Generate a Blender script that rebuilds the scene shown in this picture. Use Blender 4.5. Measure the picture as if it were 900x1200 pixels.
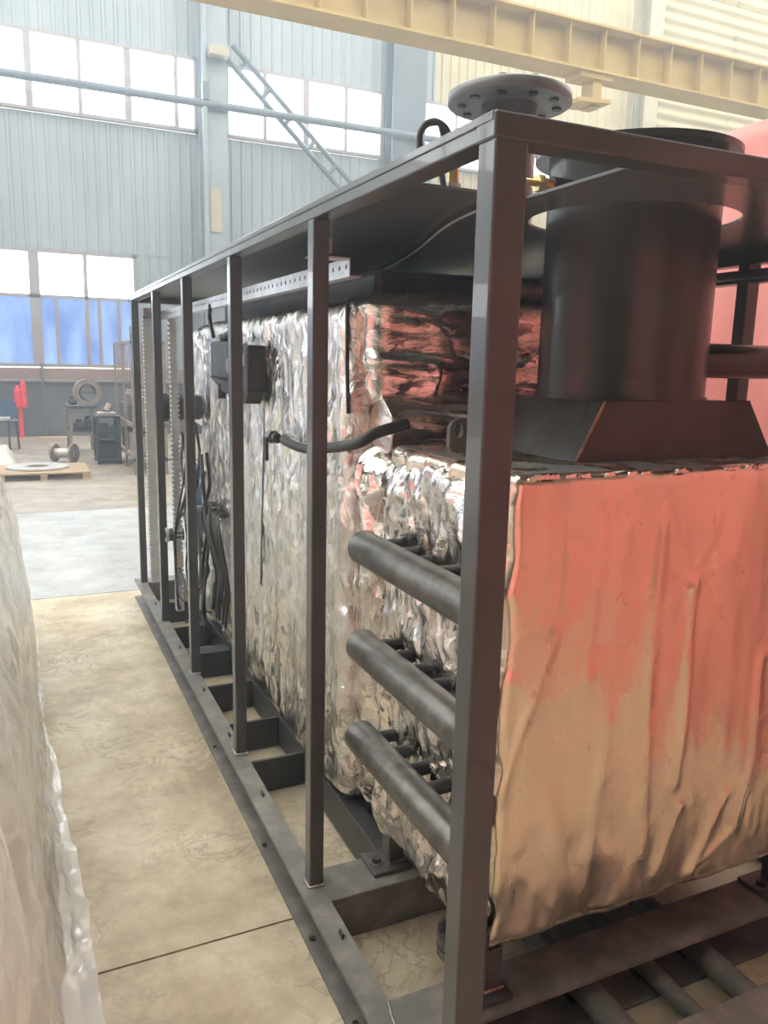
import bpy, bmesh, math, random
import numpy as np
from mathutils import Vector, Matrix
random.seed(7)
RNG = np.random.RandomState(11)
for o in list(bpy.data.objects):
    bpy.data.objects.remove(o)
scene = bpy.context.scene
COL = scene.collection

# ------------------------------------------------------------------ camera
cam_d = bpy.data.cameras.new('camera')
cam = bpy.data.objects.new('camera', cam_d)
COL.objects.link(cam)
RIGHT = (0.90856980, -0.41711822, 0.02265607)
DOWN = (-0.05790676, -0.17947401, -0.98205697)
FWD = (0.41370003, 0.89095537, -0.18721863)
cam.matrix_world = Matrix(((RIGHT[0], -DOWN[0], -FWD[0], 0.0),
                           (RIGHT[1], -DOWN[1], -FWD[1], 0.0),
                           (RIGHT[2], -DOWN[2], -FWD[2], 1.53),
                           (0, 0, 0, 1)))
cam_d.sensor_fit = 'HORIZONTAL'
cam_d.sensor_width = 36.0
cam_d.lens = 924.13 / 900 * 36.0
cam_d.clip_start = 0.05
cam_d.clip_end = 200
scene.camera = cam

# ------------------------------------------------------------------ light
world = bpy.data.worlds.new('overcast_sky')
scene.world = world
world.use_nodes = True
wbg = world.node_tree.nodes['Background']
wbg.inputs[0].default_value = (1.0, 0.965, 0.885, 1)
wbg.inputs[1].default_value = 1.9
WINDOW_GLOW = 4.5          # daylight coming through the glazing
HAZE_DENSITY = 0.02
scene.view_settings.view_transform = 'Standard'
scene.view_settings.look = 'None'
scene.view_settings.exposure = 1.1
scene.view_settings.gamma = 1.0
scene.view_settings.use_curve_mapping = False
scene.cycles.adaptive_threshold = 0.03
scene.cycles.max_bounces = 6
scene.cycles.volume_bounces = 0
scene.cycles.diffuse_bounces = 3
scene.cycles.glossy_bounces = 3
scene.cycles.sample_clamp_indirect = 6.0


# ------------------------------------------------------------------ materials
def nd(nt, t, **kw):
    n = nt.nodes.new(t)
    for k, v in kw.items():
        setattr(n, k, v)
    return n


def mat_base(name):
    m = bpy.data.materials.new(name)
    m.use_nodes = True
    nt = m.node_tree
    return m, nt, nt.nodes['Principled BSDF'], nt.links.new


def ramp(nt, fac, stops):
    r = nd(nt, 'ShaderNodeValToRGB')
    cr = r.color_ramp
    while len(cr.elements) < len(stops):
        cr.elements.new(0.5)
    for e, (p, c) in zip(cr.elements, stops):
        e.position = p
        e.color = (*c, 1) if len(c) == 3 else c
    nt.links.new(fac, r.inputs[0])
    return r.outputs[0]


def coords(nt, scale=(1, 1, 1)):
    g = nd(nt, 'ShaderNodeNewGeometry')
    mp = nd(nt, 'ShaderNodeMapping')
    mp.inputs['Scale'].default_value = scale
    nt.links.new(g.outputs['Position'], mp.inputs[0])
    return mp.outputs[0]


def noise(nt, vec, scale, detail=4, rough=0.55, dist=0.0):
    n = nd(nt, 'ShaderNodeTexNoise')
    n.inputs['Scale'].default_value = scale
    n.inputs['Detail'].default_value = detail
    n.inputs['Roughness'].default_value = rough
    n.inputs['Distortion'].default_value = dist
    nt.links.new(vec, n.inputs['Vector'])
    return n.outputs[0]


def bump(nt, b, h, strength, dist, prev=None):
    n = nd(nt, 'ShaderNodeBump')
    n.inputs['Strength'].default_value = strength
    n.inputs['Distance'].default_value = dist
    nt.links.new(h, n.inputs['Height'])
    if prev is not None:
        nt.links.new(prev, n.inputs['Normal'])
    nt.links.new(n.outputs[0], b.inputs['Normal'])
    return n.outputs[0]


def simple(name, c1, c2=None, rough=0.5, metal=0.0, scale=6.0, bscale=None, bstr=0.2, bdist=0.002, vec=(1, 1, 1), coat=0.0, lo=.35, hi=.65, detail=4):
    m, nt, b, L = mat_base(name)
    v = coords(nt, vec)
    c2 = c2 or tuple(x * 0.8 for x in c1)
    L(ramp(nt, noise(nt, v, scale, detail), [(lo, c1), (hi, c2)]), b.inputs['Base Color'])
    b.inputs['Roughness'].default_value = rough
    b.inputs['Metallic'].default_value = metal
    b.inputs['Coat Weight'].default_value = coat
    if bscale:
        bump(nt, b, noise(nt, v, bscale, 3), bstr, bdist)
    return m


def foil(name, tint, rough, facet, fscale, vec=(1, 1, 1), bstr=.5, bscale=18, bdist=.01, lines=.6):
    """wrinkled aluminium foil: metallic, small flat facets tilt the normal, fine creases on top"""
    m, nt, b, L = mat_base(name)
    v = coords(nt, vec)
    b.inputs['Metallic'].default_value = 1.0
    L(ramp(nt, noise(nt, v, 5, 3), [(.3, tint), (.7, tuple(x * .93 for x in tint))]), b.inputs['Base Color'])
    L(ramp(nt, noise(nt, v, 9, 3), [(.3, (rough * .75,) * 3), (.7, (rough * 1.35,) * 3)]), b.inputs['Roughness'])
    # warped coordinates for facets
    nz = nd(nt, 'ShaderNodeTexNoise')
    nz.inputs['Scale'].default_value = 5
    nz.inputs['Detail'].default_value = 3
    L(v, nz.inputs['Vector'])
    wa = nd(nt, 'ShaderNodeVectorMath', operation='MULTIPLY_ADD')
    L(nz.outputs['Color'], wa.inputs[0])
    wa.inputs[1].default_value = (.3, .3, .3)
    L(v, wa.inputs[2])
    prev = None
    h1 = noise(nt, wa.outputs[0], bscale, 5, .6)
    # ridged creases
    ab = nd(nt, 'ShaderNodeMath', operation='SUBTRACT')
    L(h1, ab.inputs[0])
    ab.inputs[1].default_value = .5
    ab2 = nd(nt, 'ShaderNodeMath', operation='ABSOLUTE')
    L(ab.outputs[0], ab2.inputs[0])
    prev = bump(nt, b, ab2.outputs[0], bstr, bdist)
    if facet > 0:
        vo = nd(nt, 'ShaderNodeTexVoronoi')
        vo.inputs['Scale'].default_value = fscale
        L(wa.outputs[0], vo.inputs['Vector'])
        s = nd(nt, 'ShaderNodeVectorMath', operation='SUBTRACT')
        L(vo.outputs['Color'], s.inputs[0])
        s.inputs[1].default_value = (.5, .5, .5)
        ma = nd(nt, 'ShaderNodeVectorMath', operation='MULTIPLY_ADD')
        L(s.outputs[0], ma.inputs[0])
        ma.inputs[1].default_value = (facet,) * 3
        L(prev, ma.inputs[2])
        no = nd(nt, 'ShaderNodeVectorMath', operation='NORMALIZE')
        L(ma.outputs[0], no.inputs[0])
        L(no.outputs[0], b.inputs['Normal'])
    return m


M = {}
M['paint'] = simple('dark_grey_paint', (.075, .078, .082), (.06, .063, .067), .3, 0, 9, 420, .35, .0006, coat=.3)
M['paint_dark'] = simple('dark_steel_paint', (.05, .052, .055), (.035, .037, .04), .42, 0, 9, 300, .3, .0006)
M['roof'] = simple('glossy_roof_veil_grey', (.12, .128, .135), (.1, .107, .114), .22, 0, 4, 40, .06, .001)  # dark sheet lightened to imitate the veiling glare over its underside
M['stack'] = simple('stack_black_paint', (.036, .033, .031), (.025, .023, .022), .27, 0, 5, 260, .35, .0006, coat=.1)
M['base'] = simple('dusty_base_paint', (.15, .155, .152), (.3, .29, .265), .5, 0, 14, 200, .3, .0008, lo=.45, hi=.8)
M['bare'] = simple('bare_steel_tube', (.12, .118, .112), (.2, .195, .185), .34, .75, 22, 90, .2, .001)
M['zinc'] = simple('galvanised_steel', (.62, .64, .65), (.48, .5, .52), .38, .7, 16)
M['ductgrey'] = simple('pale_duct_plastic', (.62, .65, .68), (.54, .57, .6), .5, 0, 10)
M['weld'] = simple('weld_bead', (.5, .48, .45), (.3, .28, .26), .35, .8, 60, 200, .5, .002)
M['disc'] = simple('flange_grey', (.24, .26, .27), (.18, .195, .2), .4, .3, 9)
M['dark'] = simple('black_plastic', (.03, .032, .035), (.022, .023, .025), .45, 0, 8)
M['cable'] = simple('black_cable', (.035, .037, .04), (.025, .026, .028), .5, 0, 20)
M['cable_grey'] = simple('grey_cable', (.22, .23, .24), (.17, .18, .19), .5, 0, 20)
M['brass'] = simple('brass', (.72, .56, .28), (.6, .46, .22), .3, .9, 30)
M['cardtag'] = simple('buff_tag', (.75, .66, .48), (.65, .56, .4), .7, 0, 14)
M['blue'] = simple('blue_paint', (.05, .16, .38), (.04, .12, .3), .4, 0, 8)
M['yellow'] = simple('yellow_paint', (.8, .5, .08), (.7, .42, .06), .45, 0, 8)
M['red'] = simple('red_paint', (.78, .04, .06), (.66, .03, .05), .4, 0, 8)
M['greypipe'] = simple('grey_primer', (.5, .51, .5), (.42, .43, .42), .5, 0, 20, 120, .2, .001)
M['wood'] = simple('pallet_wood', (.5, .4, .28), (.36, .28, .19), .75, 0, 6, 40, .3, .003, vec=(1, 8, 8))
M['machine'] = simple('machine_dark', (.07, .085, .1), (.04, .05, .06), .5, .2, 12)
M['rack'] = simple('rusty_grey_steel', (.3, .27, .26), (.22, .17, .14), .6, .2, 12)
M['plate'] = simple('raw_plate', (.55, .55, .54), (.42, .42, .42), .4, .4, 10)
M['panelwhite'] = simple('cladding_paint', (.3, .365, .41), (.25, .31, .355), .5, 0, 1.2, vec=(1, 1, .3))
M['panelcream'] = simple('cream_cladding', (.46, .42, .27), (.39, .355, .22), .5, 0, 1.2)
M['column'] = simple('column_paint', (.26, .32, .37), (.22, .275, .32), .5, 0, 2)
M['column_cream'] = simple('column_cream_paint', (.4, .38, .29), (.33, .31, .24), .5, 0, 2)
M['crane'] = simple('crane_yellow_paint', (.52, .385, .12), (.44, .32, .095), .5, 0, 2.5)
M['brace'] = simple('brace_paint', (.11, .15, .19), (.085, .12, .15), .5, 0, 3)
M['plinth'] = simple('grey_render', (.15, .16, .18), (.08, .09, .1), .9, 0, 2.2, 30, .4, .01, lo=.3, hi=.7, detail=8)
M['sill'] = simple('reddish_sill', (.28, .2, .19), (.22, .15, .15), .8, 0, 3)
M['frame_red'] = simple('window_frame', (.26, .28, .31), (.3, .25, .25), .5, 0, 3)
M['chairblue'] = simple('chair_blue', (.06, .12, .22), (.04, .09, .17), .5, 0, 9)
M['carton'] = simple('pale_crate', (.8, .78, .7), (.72, .7, .62), .8, 0, 5)
M['rust'] = simple('hood_rust_edge', (.34, .15, .1), (.08, .05, .04), .8, 0, 30)

# foils
M['foil_front'] = foil('smooth_foil', (.9, .79, .65), .25, .05, 12, bstr=.3, bscale=10, bdist=.006, vec=(1, 1, .55))  # golden tint imitates the tan floor mirrored in the foil
M['foil_side'] = foil('crumpled_foil', (.95, .93, .89), .18, .4, 40, vec=(1, 1, .6), bstr=.9, bscale=34, bdist=.008)
M['foil_end'] = foil('draped_foil', (.94, .89, .85), .14, .42, 24, vec=(1, 1, .85), bstr=.7, bscale=15, bdist=.01)
M['foil_door'] = foil('gathered_foil', (.94, .88, .84), .2, .22, 26, vec=(.45, .6, 1.8), bstr=.6, bscale=16, bdist=.008)


def glow(name, col, strength, streak=None):
    m, nt, b, L = mat_base(name)
    b.inputs['Base Color'].default_value = (.08, .1, .14, 1)
    b.inputs['Roughness'].default_value = .15
    b.inputs['Emission Strength'].default_value = strength
    if streak:
        v = coords(nt, (1.4, 1, .5))
        L(ramp(nt, noise(nt, v, 2.2, 4), [(.35, col), (.68, streak)]), b.inputs['Emission Color'])
    else:
        b.inputs['Emission Color'].default_value = (*col, 1)
    return m


M['pane'] = glow('bright_pane', (.84, .93, 1), WINDOW_GLOW)
M['pane_blue'] = glow('blue_film_pane', (.045, .12, .4), .85, (.2, .34, .62))
M['pane_part'] = M['pane']


def tarp_mat():
    m, nt, b, L = mat_base('red_tarpaulin')
    v = coords(nt)
    L(ramp(nt, noise(nt, v, 3, 4), [(.3, (.93, .33, .31)), (.7, (.9, .38, .35))]), b.inputs['Base Color'])
    b.inputs['Roughness'].default_value = .42
    bump(nt, b, noise(nt, v, 9, 5), .35, .02)
    return m


M['tarp'] = tarp_mat()


def film_mat():
    m, nt, b, L = mat_base('plastic_film')
    v = coords(nt, (1, .6, 1))
    b.inputs['Base Color'].default_value = (.99, .99, .97, 1)
    b.inputs['Roughness'].default_value = .1
    b.inputs['Specular IOR Level'].default_value = 1.0
    L(ramp(nt, noise(nt, v, 3, 4), [(.3, (.78, .78, .78)), (.7, (.96, .96, .96))]), b.inputs['Alpha'])
    nz = nd(nt, 'ShaderNodeTexNoise')
    nz.inputs['Scale'].default_value = 4
    L(v, nz.inputs['Vector'])
    wa = nd(nt, 'ShaderNodeVectorMath', operation='MULTIPLY_ADD')
    L(nz.outputs['Color'], wa.inputs[0])
    wa.inputs[1].default_value = (.25, .25, .25)
    L(v, wa.inputs[2])
    vo = nd(nt, 'ShaderNodeTexVoronoi')
    vo.inputs['Scale'].default_value = 11
    L(wa.outputs[0], vo.inputs['Vector'])
    sb = nd(nt, 'ShaderNodeVectorMath', operation='SUBTRACT')
    L(vo.outputs['Color'], sb.inputs[0])
    sb.inputs[1].default_value = (.5, .5, .5)
    g_ = nd(nt, 'ShaderNodeNewGeometry')
    ma = nd(nt, 'ShaderNodeVectorMath', operation='MULTIPLY_ADD')
    L(sb.outputs[0], ma.inputs[0])
    ma.inputs[1].default_value = (.95, .95, .95)
    L(g_.outputs['Normal'], ma.inputs[2])
    no = nd(nt, 'ShaderNodeVectorMath', operation='NORMALIZE')
    L(ma.outputs[0], no.inputs[0])
    bn = no.outputs[0]
    b.inputs['Coat Weight'].default_value = 1.0
    b.inputs['Coat Roughness'].default_value = .08
    b.inputs['Coat IOR'].default_value = 1.7
    L(bn, b.inputs['Coat Normal'])
    tl = nd(nt, 'ShaderNodeBsdfTranslucent')
    tl.inputs[0].default_value = (.99, .99, .97, 1)
    mx = nd(nt, 'ShaderNodeMixShader')
    mx.inputs[0].default_value = .3
    L(b.outputs[0], mx.inputs[1])
    L(tl.outputs[0], mx.inputs[2])
    L(mx.outputs[0], nt.nodes['Material Output'].inputs[0])
    return m


M['film'] = film_mat()


def floor_mat(name, base, dark, light, vein, rough):
    m, nt, b, L = mat_base(name)
    v = coords(nt)
    c1 = ramp(nt, noise(nt, v, 2.4, 9, .72), [(.37, dark), (.5, base), (.63, light)])
    # scuffs: thin wavy lines
    n = noise(nt, v, 7, 7, .62, 1.2)
    s = nd(nt, 'ShaderNodeMath', operation='SUBTRACT')
    L(n, s.inputs[0])
    s.inputs[1].default_value = .5
    a = nd(nt, 'ShaderNodeMath', operation='ABSOLUTE')
    L(s.outputs[0], a.inputs[0])
    f = ramp(nt, a.outputs[0], [(0, (1, 1, 1)), (.03, (0, 0, 0))])
    msk = ramp(nt, noise(nt, v, 1.9, 3), [(.42, (0, 0, 0)), (.62, (1, 1, 1))])
    mu = nd(nt, 'ShaderNodeMath', operation='MULTIPLY')
    L(f, mu.inputs[0])
    L(msk, mu.inputs[1])
    mu2 = nd(nt, 'ShaderNodeMath', operation='MULTIPLY')
    L(mu.outputs[0], mu2.inputs[0])
    mu2.inputs[1].default_value = .75
    mx = nd(nt, 'ShaderNodeMix', data_type='RGBA')
    L(mu2.outputs[0], mx.inputs[0])
    L(c1, mx.inputs[6])
    mx.inputs[7].default_value = (*vein, 1)
    L(mx.outputs[2], b.inputs['Base Color'])
    L(ramp(nt, noise(nt, v, 3, 5), [(.3, (rough * .75,) * 3), (.7, (rough * 1.3,) * 3)]), b.inputs['Roughness'])
    bump(nt, b, noise(nt, v, 26, 6), .18, .004)
    return m


M['floor'] = floor_mat('worn_concrete', (.53, .47, .345), (.38, .32, .22), (.68, .62, .49), (.26, .21, .14), .48)
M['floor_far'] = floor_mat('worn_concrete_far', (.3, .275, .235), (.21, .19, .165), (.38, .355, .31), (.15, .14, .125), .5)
M['floor_white'] = floor_mat('pale_strip_concrete', (.36, .39, .4), (.27, .29, .3), (.44, .47, .48), (.22, .22, .22), .42)  # cool pale grey strip across the floor
M['joint'] = simple('floor_joint_fill', (.2, .16, .12), (.14, .11, .09), .9, 0, 10)


# ------------------------------------------------------------------ noise in numpy
def _hash(ix, iy, iz, seed):
    h = (ix * 374761393 + iy * 668265263 + iz * 2147483647 + seed * 974634) & 0xffffffff
    h = ((h ^ (h >> 13)) * 1274126177) & 0xffffffff
    h = h ^ (h >> 16)
    return (h & 0xffff) / 65535.0


def vnoise(p, seed=0):
    p = np.asarray(p, float)
    i = np.floor(p).astype(np.int64)
    f = p - i
    u = f * f * (3 - 2 * f)
    r = 0
    for dx in (0, 1):
        for dy in (0, 1):
            for dz in (0, 1):
                w = (u[..., 0] if dx else 1 - u[..., 0]) * (u[..., 1] if dy else 1 - u[..., 1]) * (u[..., 2] if dz else 1 - u[..., 2])
                r = r + w * _hash(i[..., 0] + dx, i[..., 1] + dy, i[..., 2] + dz, seed)
    return r


def fbm(p, seed=0, oct=3):
    a, s, t = 1.0, 0.0, 0.0
    p = np.asarray(p, float)
    for k in range(oct):
        s = s + a * (vnoise(p, seed + k) - .5)
        t += a
        a *= .5
        p = p * 2.03 + 11.3
    return s / t


def ridged(p, seed=0, oct=3):
    a, s, t = 1.0, 0.0, 0.0
    p = np.asarray(p, float)
    for k in range(oct):
        s = s + a * (1 - np.abs(2 * vnoise(p, seed + k) - 1))
        t += a
        a *= .5
        p = p * 2.03 + 7.7
    return s / t


def crease(p, seed=0, oct=3, pw=5):
    """thin sharp ridge lines"""
    a, s, t = 1.0, 0.0, 0.0
    p = np.asarray(p, float)
    p = p + .35 * np.stack([fbm(p * .7 + 3, seed + 40, 2), fbm(p * .7 + 9, seed + 41, 2), fbm(p * .7 + 15, seed + 42, 2)], -1)
    for k in range(oct):
        s = s + a * (1 - np.abs(2 * vnoise(p, seed + k) - 1)) ** pw
        t += a
        a *= .55
        p = p * 1.9 + 7.7
    return s / t


# ------------------------------------------------------------------ mesh builder
class MB:
    def __init__(self):
        self.v = []
        self.f = []
        self.sm = []

    def add(self, vs, fs, smooth=False):
        n = len(self.v)
        self.v += [tuple(map(float, q)) for q in vs]
        self.f += [tuple(i + n for i in q) for q in fs]
        self.sm += [smooth] * len(fs)
        return self

    def box(self, x0, x1, y0, y1, z0, z1, bev=0.0):
        if bev <= 0:
            vs = [(x, y, z) for z in (z0, z1) for y in (y0, y1) for x in (x0, x1)]
            return self.add(vs, [(0, 2, 3, 1), (4, 5, 7, 6), (0, 1, 5, 4), (2, 6, 7, 3), (0, 4, 6, 2), (1, 3, 7, 5)])
        bm = bmesh.new()
        bmesh.ops.create_cube(bm, size=1)
        bmesh.ops.scale(bm, vec=(x1 - x0, y1 - y0, z1 - z0), verts=bm.verts)
        bmesh.ops.translate(bm, vec=((x0 + x1) / 2, (y0 + y1) / 2, (z0 + z1) / 2), verts=bm.verts)
        bmesh.ops.bevel(bm, geom=bm.edges[:], offset=bev, segments=2, affect='EDGES', profile=.5)
        bm.verts.index_update()
        self.add([v.co for v in bm.verts], [[v.index for v in f.verts] for f in bm.faces], False)
        bm.free()
        return self

    def frame(self, a, b):
        a, b = Vector(a), Vector(b)
        t = (b - a).normalized()
        up = Vector((0, 0, 1)) if abs(t.z) < .9 else Vector((1, 0, 0))
        u = t.cross(up).normalized()
        w = u.cross(t)
        return a, b, u, w

    def cyl(self, a, b, r, r2=None, n=20, caps=True, smooth=True):
        r2 = r if r2 is None else r2
        a, b, u, w = self.frame(a, b)
        vs = []
        for c, rr in ((a, r), (b, r2)):
            for k in range(n):
                t = 2 * math.pi * k / n
                vs.append(c + (u * math.cos(t) + w * math.sin(t)) * rr)
        fs = [(k, (k + 1) % n, n + (k + 1) % n, n + k) for k in range(n)]
        self.add(vs, fs, smooth)
        if caps:
            self.add(vs[:n], [tuple(range(n - 1, -1, -1))])
            self.add(vs[n:], [tuple(range(n))])
        return self

    def ring(self, c, axis, ro, ri, h, n=40):
        """flat ring (flange with a hole) centred on c, thickness h along axis"""
        c = Vector(c)
        ax = Vector(axis).normalized()
        a, b, u, w = self.frame(c - ax * h / 2, c + ax * h / 2)
        vs = []
        for p, r in ((a, ro), (b, ro), (b, ri), (a, ri)):
            for k in range(n):
                t = 2 * math.pi * k / n
                vs.append(p + (u * math.cos(t) + w * math.sin(t)) * r)
        for i in range(4):
            j = (i + 1) % 4
            self.add([vs[i * n + k] for k in range(n)] + [vs[j * n + k] for k in range(n)],
                     [(k, (k + 1) % n, n + (k + 1) % n, n + k) for k in range(n)], i in (0, 2))
        return self

    def tube(self, pts, r, n=8, res=5, caps=True):
        P = [Vector(p) for p in pts]
        Q = []
        if len(P) > 2:
            ext = [P[0] * 2 - P[1]] + P + [P[-1] * 2 - P[-2]]
            for i in range(1, len(ext) - 2):
                p0, p1, p2, p3 = ext[i - 1:i + 3]
                for s in range(res):
                    t = s / res
                    Q.append(.5 * ((2 * p1) + (p2 - p0) * t + (2 * p0 - 5 * p1 + 4 * p2 - p3) * t * t + (3 * p1 - p0 - 3 * p2 + p3) * t ** 3))
            Q.append(P[-1])
        else:
            Q = P
        vs, prev = [], None
        for i, q in enumerate(Q):
            t = (Q[min(i + 1, len(Q) - 1)] - Q[max(i - 1, 0)]).normalized()
            if prev is None:
                up = Vector((0, 0, 1)) if abs(t.z) < .9 else Vector((1, 0, 0))
                u = t.cross(up).normalized()
            else:
                u = (prev - t * prev.dot(t)).normalized()
            prev = u
            w = t.cross(u)
            for k in range(n):
                an = 2 * math.pi * k / n
                vs.append(q + (u * math.cos(an) + w * math.sin(an)) * r)
        fs = []
        for i in range(len(Q) - 1):
            for k in range(n):
                fs.append((i * n + k, i * n + (k + 1) % n, (i + 1) * n + (k + 1) % n, (i + 1) * n + k))
        self.add(vs, fs, True)
        if caps:
            self.add(vs[:n], [tuple(range(n - 1, -1, -1))])
            self.add(vs[-n:], [tuple(range(n))])
        return self

    def prism(self, poly, axis, a, b):
        """extrude polygon (2D) along axis: 'x' -> (y,z), 'y' -> (x,z), 'z' -> (x,y)"""
        def p(q, t):
            return {'x': (t, q[0], q[1]), 'y': (q[0], t, q[1]), 'z': (q[0], q[1], t)}[axis]
        n = len(poly)
        vs = [p(q, a) for q in poly] + [p(q, b) for q in poly]
        return self.add(vs, [(k, (k + 1) % n, n + (k + 1) % n, n + k) for k in range(n)] + [tuple(range(n - 1, -1, -1)), tuple(range(n, 2 * n))])

    def lathe(self, c, prof, n=32):
        """profile (r,z) around vertical axis at c"""
        vs = []
        for r, z in prof:
            for k in range(n):
                t = 2 * math.pi * k / n
                vs.append((c[0] + r * math.cos(t), c[1] + r * math.sin(t), c[2] + z))
        fs = []
        for i in range(len(prof) - 1):
            for k in range(n):
                fs.append((i * n + k, i * n + (k + 1) % n, (i + 1) * n + (k + 1) % n, (i + 1) * n + k))
        return self.add(vs, fs, True)

    def mesh(self, name):
        me = bpy.data.meshes.new(name)
        me.from_pydata(self.v, [], self.f)
        me.polygons.foreach_set('use_smooth', self.sm)
        me.update()
        bm = bmesh.new()
        bm.from_mesh(me)
        bmesh.ops.recalc_face_normals(bm, faces=bm.faces)
        bm.to_mesh(me)
        bm.free()
        return me

    def build(self, name, mat, parent=None):
        return link(name, self.mesh(name), mat, parent)


def link(name, me, mat, parent=None):
    o = bpy.data.objects.new(name, me)
    if mat is not None:
        me.materials.clear()
        me.materials.append(M[mat] if isinstance(mat, str) else mat)
    COL.objects.link(o)
    if parent is not None:
        o.parent = parent
        if parent.type == 'EMPTY':
            o.matrix_parent_inverse = Matrix.Translation(-parent.location)
    return o


def thing(name, label, cat, loc, group=None):
    o = bpy.data.objects.new(name, None)
    o.empty_display_size = .1
    o.location = loc
    COL.objects.link(o)
    return tag(o, label, cat, group)


def tag(o, label, cat, group=None):
    o['label'] = label
    o['category'] = cat
    if group:
        o['group'] = group
    return o


def struct(o, label=None):
    o['kind'] = 'structure'
    if label:
        o['label'] = label
    return o


def senv(name, loc, label=None):
    o = bpy.data.objects.new(name, None)
    o.location = loc
    COL.objects.link(o)
    return struct(o, label)


# ================================================================== SETTING
YW = 16.23
# --- floor: base with separate slabs, recessed joints between
fl = MB().box(-14, 26, -14, 18, -.3, -.03).build('floor', 'joint')
struct(fl, 'worn dusty concrete hall floor with a pale strip')
xcut = [-14, -6, .0 - 3.2, 26]
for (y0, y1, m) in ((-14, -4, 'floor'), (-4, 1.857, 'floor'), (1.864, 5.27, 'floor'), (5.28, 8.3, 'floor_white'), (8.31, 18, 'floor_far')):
    s = MB().box(-14, 26, y0, y1, -.03, 0).build('slab', m, fl)

# --- back wall: backing shell with cladding sheets, columns, windows
LW = (-1.45, 2.2, 1.29, 3.4)          # lower window x0,x1,z0,z1
UW1 = (-3.0, 3.42, 5.74, 7.06)
UW2 = (3.96, 7.29, 5.74, 7.05)
UW3 = (8.2, 12.2, 5.73, 7.03)
wb = senv('wall_back', (6, YW, 0), 'pale ribbed cladding end wall of the hall')
shell = MB()
for (a, b, c, d) in ((-14, 26, 7.06, 12), (-14, 26, 3.4, 5.73), (-14, -11.5, 1.26, 3.4), (-7.2, -6.2, 1.26, 3.4), (-2.3, LW[0], 1.26, 3.4), (LW[1], 26, 1.26, 3.4),
                     (-14, -10.5, 5.73, 7.06), (-3.6, UW1[0], 5.73, 7.06), (UW1[1], UW2[0], 5.73, 7.06), (UW2[1], UW3[0], 5.73, 7.06), (UW3[1], 26, 5.73, 7.06)):
    shell.box(a, b, YW + .06, YW + .22, c, d)
shell.build('backing', 'panelwhite', wb)


def vsheet(x0, x1, z0, z1, pitch=.21, d=.03):
    """vertical trapezoidal cladding sheet"""
    pts = []
    n = max(1, round((x1 - x0) / pitch))
    p = (x1 - x0) / n
    for k in range(n):
        x = x0 + k * p
        pts += [(x, 0), (x + p * .62, 0), (x + p * .72, d), (x + p * .9, d)]
    pts.append((x1, 0))
    vs = [(x, YW + .055 - y, z0) for x, y in pts] + [(x, YW + .055 - y, z1) for x, y in pts]
    n = len(pts)
    return MB().add(vs, [(k, k + 1, n + k + 1, n + k) for k in range(n - 1)])


def hsheet(x0, x1, z0, z1, pitch=.26, d=.07):
    pts = []
    n = max(1, round((z1 - z0) / pitch))
    for k in range(n * 6 + 1):
        z = z0 + (z1 - z0) * k / (n * 6)
        pts.append((z, d * .5 * (1 - math.cos(2 * math.pi * k / 6))))
    vs = [(x0, YW + .03 - y, z) for z, y in pts] + [(x1, YW + .03 - y, z) for z, y in pts]
    n = len(pts)
    return MB().add(vs, [(k, k + 1, n + k + 1, n + k) for k in range(n - 1)], True)


for k in range(-5, 14):
    x0 = k * 1.05 + .15
    x1 = x0 + 1.045
    cream = 'panelcream' if x0 > 8 else 'panelwhite'
    vsheet(x0, x1, 7.06, 11.5).build('cladding_sheet', cream, wb)
    vsheet(x0, x1, 3.42, 5.72).build('cladding_sheet', cream, wb)
    if x0 > 2.2:
        vsheet(x0, x1, 1.28, 3.4).build('cladding_sheet', cream, wb)
for k in range(4):
    for j in range(4):
        x0 = 14.45 + k * 2.6
        hsheet(x0, x0 + 2.58, 3.3 + j * 2.4, 3.3 + j * 2.4 + 2.39).build('corrugated_sheet', 'panelcream', wb)
MB().box(-14, 26, YW - .02, YW + .2, 0, 1.0).build('plinth', 'plinth', wb)
MB().box(-14, 26, YW - .06, YW + .2, 1.0, 1.27).build('sill_band', 'sill', wb)
MB().box(-14, 26, YW - .09, YW - .06, 1.03, 1.06).build('conduit', 'column', wb)


def window(name, x0, x1, z0, z1, xs, rows, panes, label, fw=.06, thick=None):
    """xs mullion positions, rows: z of transoms; panes fn(col,row)->material"""
    w = senv(name, ((x0 + x1) / 2, YW, z0), label)
    fb = MB()
    fb.box(x0, x1, YW - .04, YW + .08, z0, z0 + fw).box(x0, x1, YW - .04, YW + .08, z1 - fw, z1)
    fb.box(x0, x0 + fw, YW - .04, YW + .08, z0, z1).box(x1 - fw, x1, YW - .04, YW + .08, z0, z1)
    fb.build('window_frame', 'frame_red', w)
    for i, x in enumerate(xs):
        t = (thick or {}).get(i, .035)
        MB().box(x - t, x + t, YW - .03, YW + .07, z0, z1).build('mullion', 'frame_red', w)
    for z in rows:
        MB().box(x0, x1, YW - .03, YW + .07, z - .03, z + .03).build('transom', 'frame_red', w)
    X = [x0] + list(xs) + [x1]
    Z = [z0] + list(rows) + [z1]
    for i in range(len(X) - 1):
        for j in range(len(Z) - 1):
            MB().box(X[i] + .01, X[i + 1] - .01, YW + .03, YW + .04, Z[j] + .01, Z[j + 1] - .01).build('pane', panes(i, j), w)
    return w


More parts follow.
